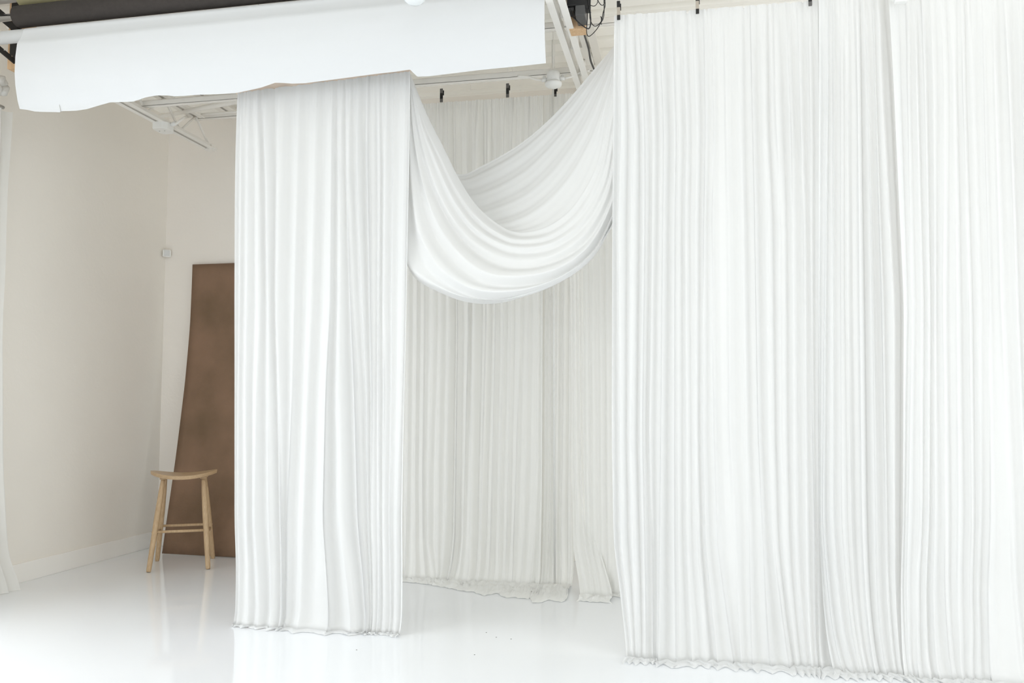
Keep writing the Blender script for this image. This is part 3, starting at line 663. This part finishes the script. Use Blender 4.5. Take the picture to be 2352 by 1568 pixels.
# seat: half moon, curved front and slightly hollow back, dished along its length
N = 40; outline = []
hw, fd = .226, .20
for k in range(N + 1):
    u = -1 + 2 * k / N; outline.append((hw * u, -fd * max(0, 1 - abs(u) ** 2.3) ** .75 - .03))
for k in range(1, N):
    u = 1 - 2 * k / N; outline.append((hw * u, .115 * max(0, 1 - abs(u) ** 4) ** .8 + .0))
def seat_z(x): return .028 * (x / hw) ** 2 - .004
bm = new(); nin = 9
rings_t = []; rings_b = []
for r in range(nin + 1):
    f = r / nin
    for lst, zz in ((rings_t, .0), (rings_b, -.026)):
        e = .985 if (zz < 0 and r == nin) else 1
        lst.append([bm.verts.new(L2W(x * f * e if f else 0, (y + .02) * f * e - .02, SZ + zz + seat_z(x * f))) for x, y in outline] if r else [bm.verts.new(L2W(0, -.02, SZ + zz))])
n_ = len(outline)
for lst, flip in ((rings_t, False), (rings_b, True)):
    for k in range(n_):
        f = (lst[0][0], lst[1][k], lst[1][(k + 1) % n_]); bm.faces.new(f[::-1] if flip else f)
    for a, b in zip(lst[1:], lst[2:]):
        for k in range(n_):
            f = (a[k], b[k], b[(k + 1) % n_], a[(k + 1) % n_]); bm.faces.new(f[::-1] if flip else f)
for k in range(n_): bm.faces.new((rings_b[-1][k], rings_b[-1][(k + 1) % n_], rings_t[-1][(k + 1) % n_], rings_t[-1][k]))
bmesh.ops.recalc_face_normals(bm, faces=bm.faces)
bevel(obj('seat', bm, M['oaks'], t), .003, 3)
def toL(p): d = Vector(p) - Vector((cen[0], cen[1], 0)); return (ct * d.x + st * d.y, -st * d.x + ct * d.y)
legs = {}
for k, p in feet.items():
    lx, ly = toL(p); sx = math.copysign(.135, lx); sy = -.075 if k[0] == 'f' else .062
    topz = SZ - .026 + seat_z(sx) - .003
    a = L2W(lx, ly, 0.001); b = L2W(sx, sy, topz - .012); legs[k] = (a, b)
    mid = lambda q: a.lerp(b, q)
    bm = new(); tube(bm, (a, mid(.01), mid(.03), mid(.35), mid(.6), mid(.85), mid(.97), b), [.0135, .015, .0165, .0185, .0195, .0175, .0145, .0135], 20)
    obj('leg', bm, M['oak'], t, True)
    bm = new(); lathe(bm, (b.x, b.y, b.z - .002), [(.0225, 0), (.0235, .004), (.0235, .014)], 24); obj('leg_collar', bm, M['oak'], t)
    bm = new(); tube(bm, (a + Vector((0, 0, 0)), mid(.008)), .0125, 16); obj('foot_pad', bm, M['greyp'], t)
def rung(a, b, za, zb, r=.0095, ext=.0):
    A_, B_ = legs[a], legs[b]
    p = A_[0].lerp(A_[1], za / A_[1].z); q = B_[0].lerp(B_[1], zb / B_[1].z)
    bm = new(); tube(bm, (p, q), r, 14); obj('rung', bm, M['oak'], t, True)
    for e, o_ in ((p, q), (q, p)):
        d = (e - o_).normalized(); bm = new(); tube(bm, (e + d * .014, e + d * .021), .005, 10); obj('rung_peg', bm, M['oak'], t)
rung('fl', 'fr', .262, .262); rung('bl', 'br', .262, .262); rung('fl', 'bl', .235, .235); rung('fr', 'br', .235, .235)

# ------------------------------------------------------------------ specks on the floor
for px, py in ((819, 1492), (1140, 1463), (1174, 1467), (1090, 1503), (1117, 1452)):
    p = onZ(px, py, .001); bm = new(); bmesh.ops.create_icosphere(bm, subdivisions=1, radius=.0022)
    for v in bm.verts: v.co = Vector((p[0] + v.co.x * 1.8, p[1] + v.co.y, .0012 + max(-.001, v.co.z * .6)))
    tag(obj('floor_speck', bm, M['speck']), 'tiny dark speck of debris on the glossy floor in front of the opening', 'debris', 'specks on the floor')

# ------------------------------------------------------------------ light
EL_, EF_, ER_ = 370, 120, 280
w = bpy.data.worlds.new('world'); bpy.context.scene.world = w; w.use_nodes = True
w.node_tree.nodes['Background'].inputs[0].default_value = (.90, .95, 1.0, 1); w.node_tree.nodes['Background'].inputs[1].default_value = 1.4
def area(name, loc, rot, sx, sy, e, col):
    l = bpy.data.lights.new(name, 'AREA'); l.shape = 'RECTANGLE'; l.size = sx; l.size_y = sy; l.energy = e; l.color = col
    o = bpy.data.objects.new(name, l); C.objects.link(o); o.location = loc; o.rotation_euler = rot; return o
DT = math.radians(46)
area('daylight_left_window', (XL - 1.0, (WY0 + WY1) / 2, (WZ0 + WZ1) / 2 + .75), (0, -math.pi / 2 + DT, 0), 3.0, WY1 - WY0, EL_, (.92, .965, 1))
area('daylight_front_window', ((FX0 + FX1) / 2, YF - 1.0, (FZ0 + FZ1) / 2 + .75), (math.pi / 2 - DT, 0, 0), FX1 - FX0, 3.0, EF_, (.92, .965, 1))
area('added_fill_right', (XR + 1.0, -.1, (WZ0 + WZ1) / 2 + .75), (0, math.pi / 2 - DT, 0), 3.0, 5.8, ER_, (.92, .965, 1))  # added fill through the invented right window, brightens the left wall
area('added_fill_rear_right', (XR + .3, 5.27, 1.75), (0, math.pi / 2, 0), 2.8, 1.6, 55, (.95, .98, 1))  # added fill from behind the right curtains, brightens the booth interior
sc = bpy.context.scene
sc.cycles.max_bounces = 16; sc.cycles.diffuse_bounces = 12; sc.cycles.transmission_bounces = 12
sc.view_settings.view_transform = 'Standard'; sc.view_settings.look = 'None'; sc.view_settings.gamma = 1; sc.view_settings.use_curve_mapping = False
sc.view_settings.exposure = -0.37
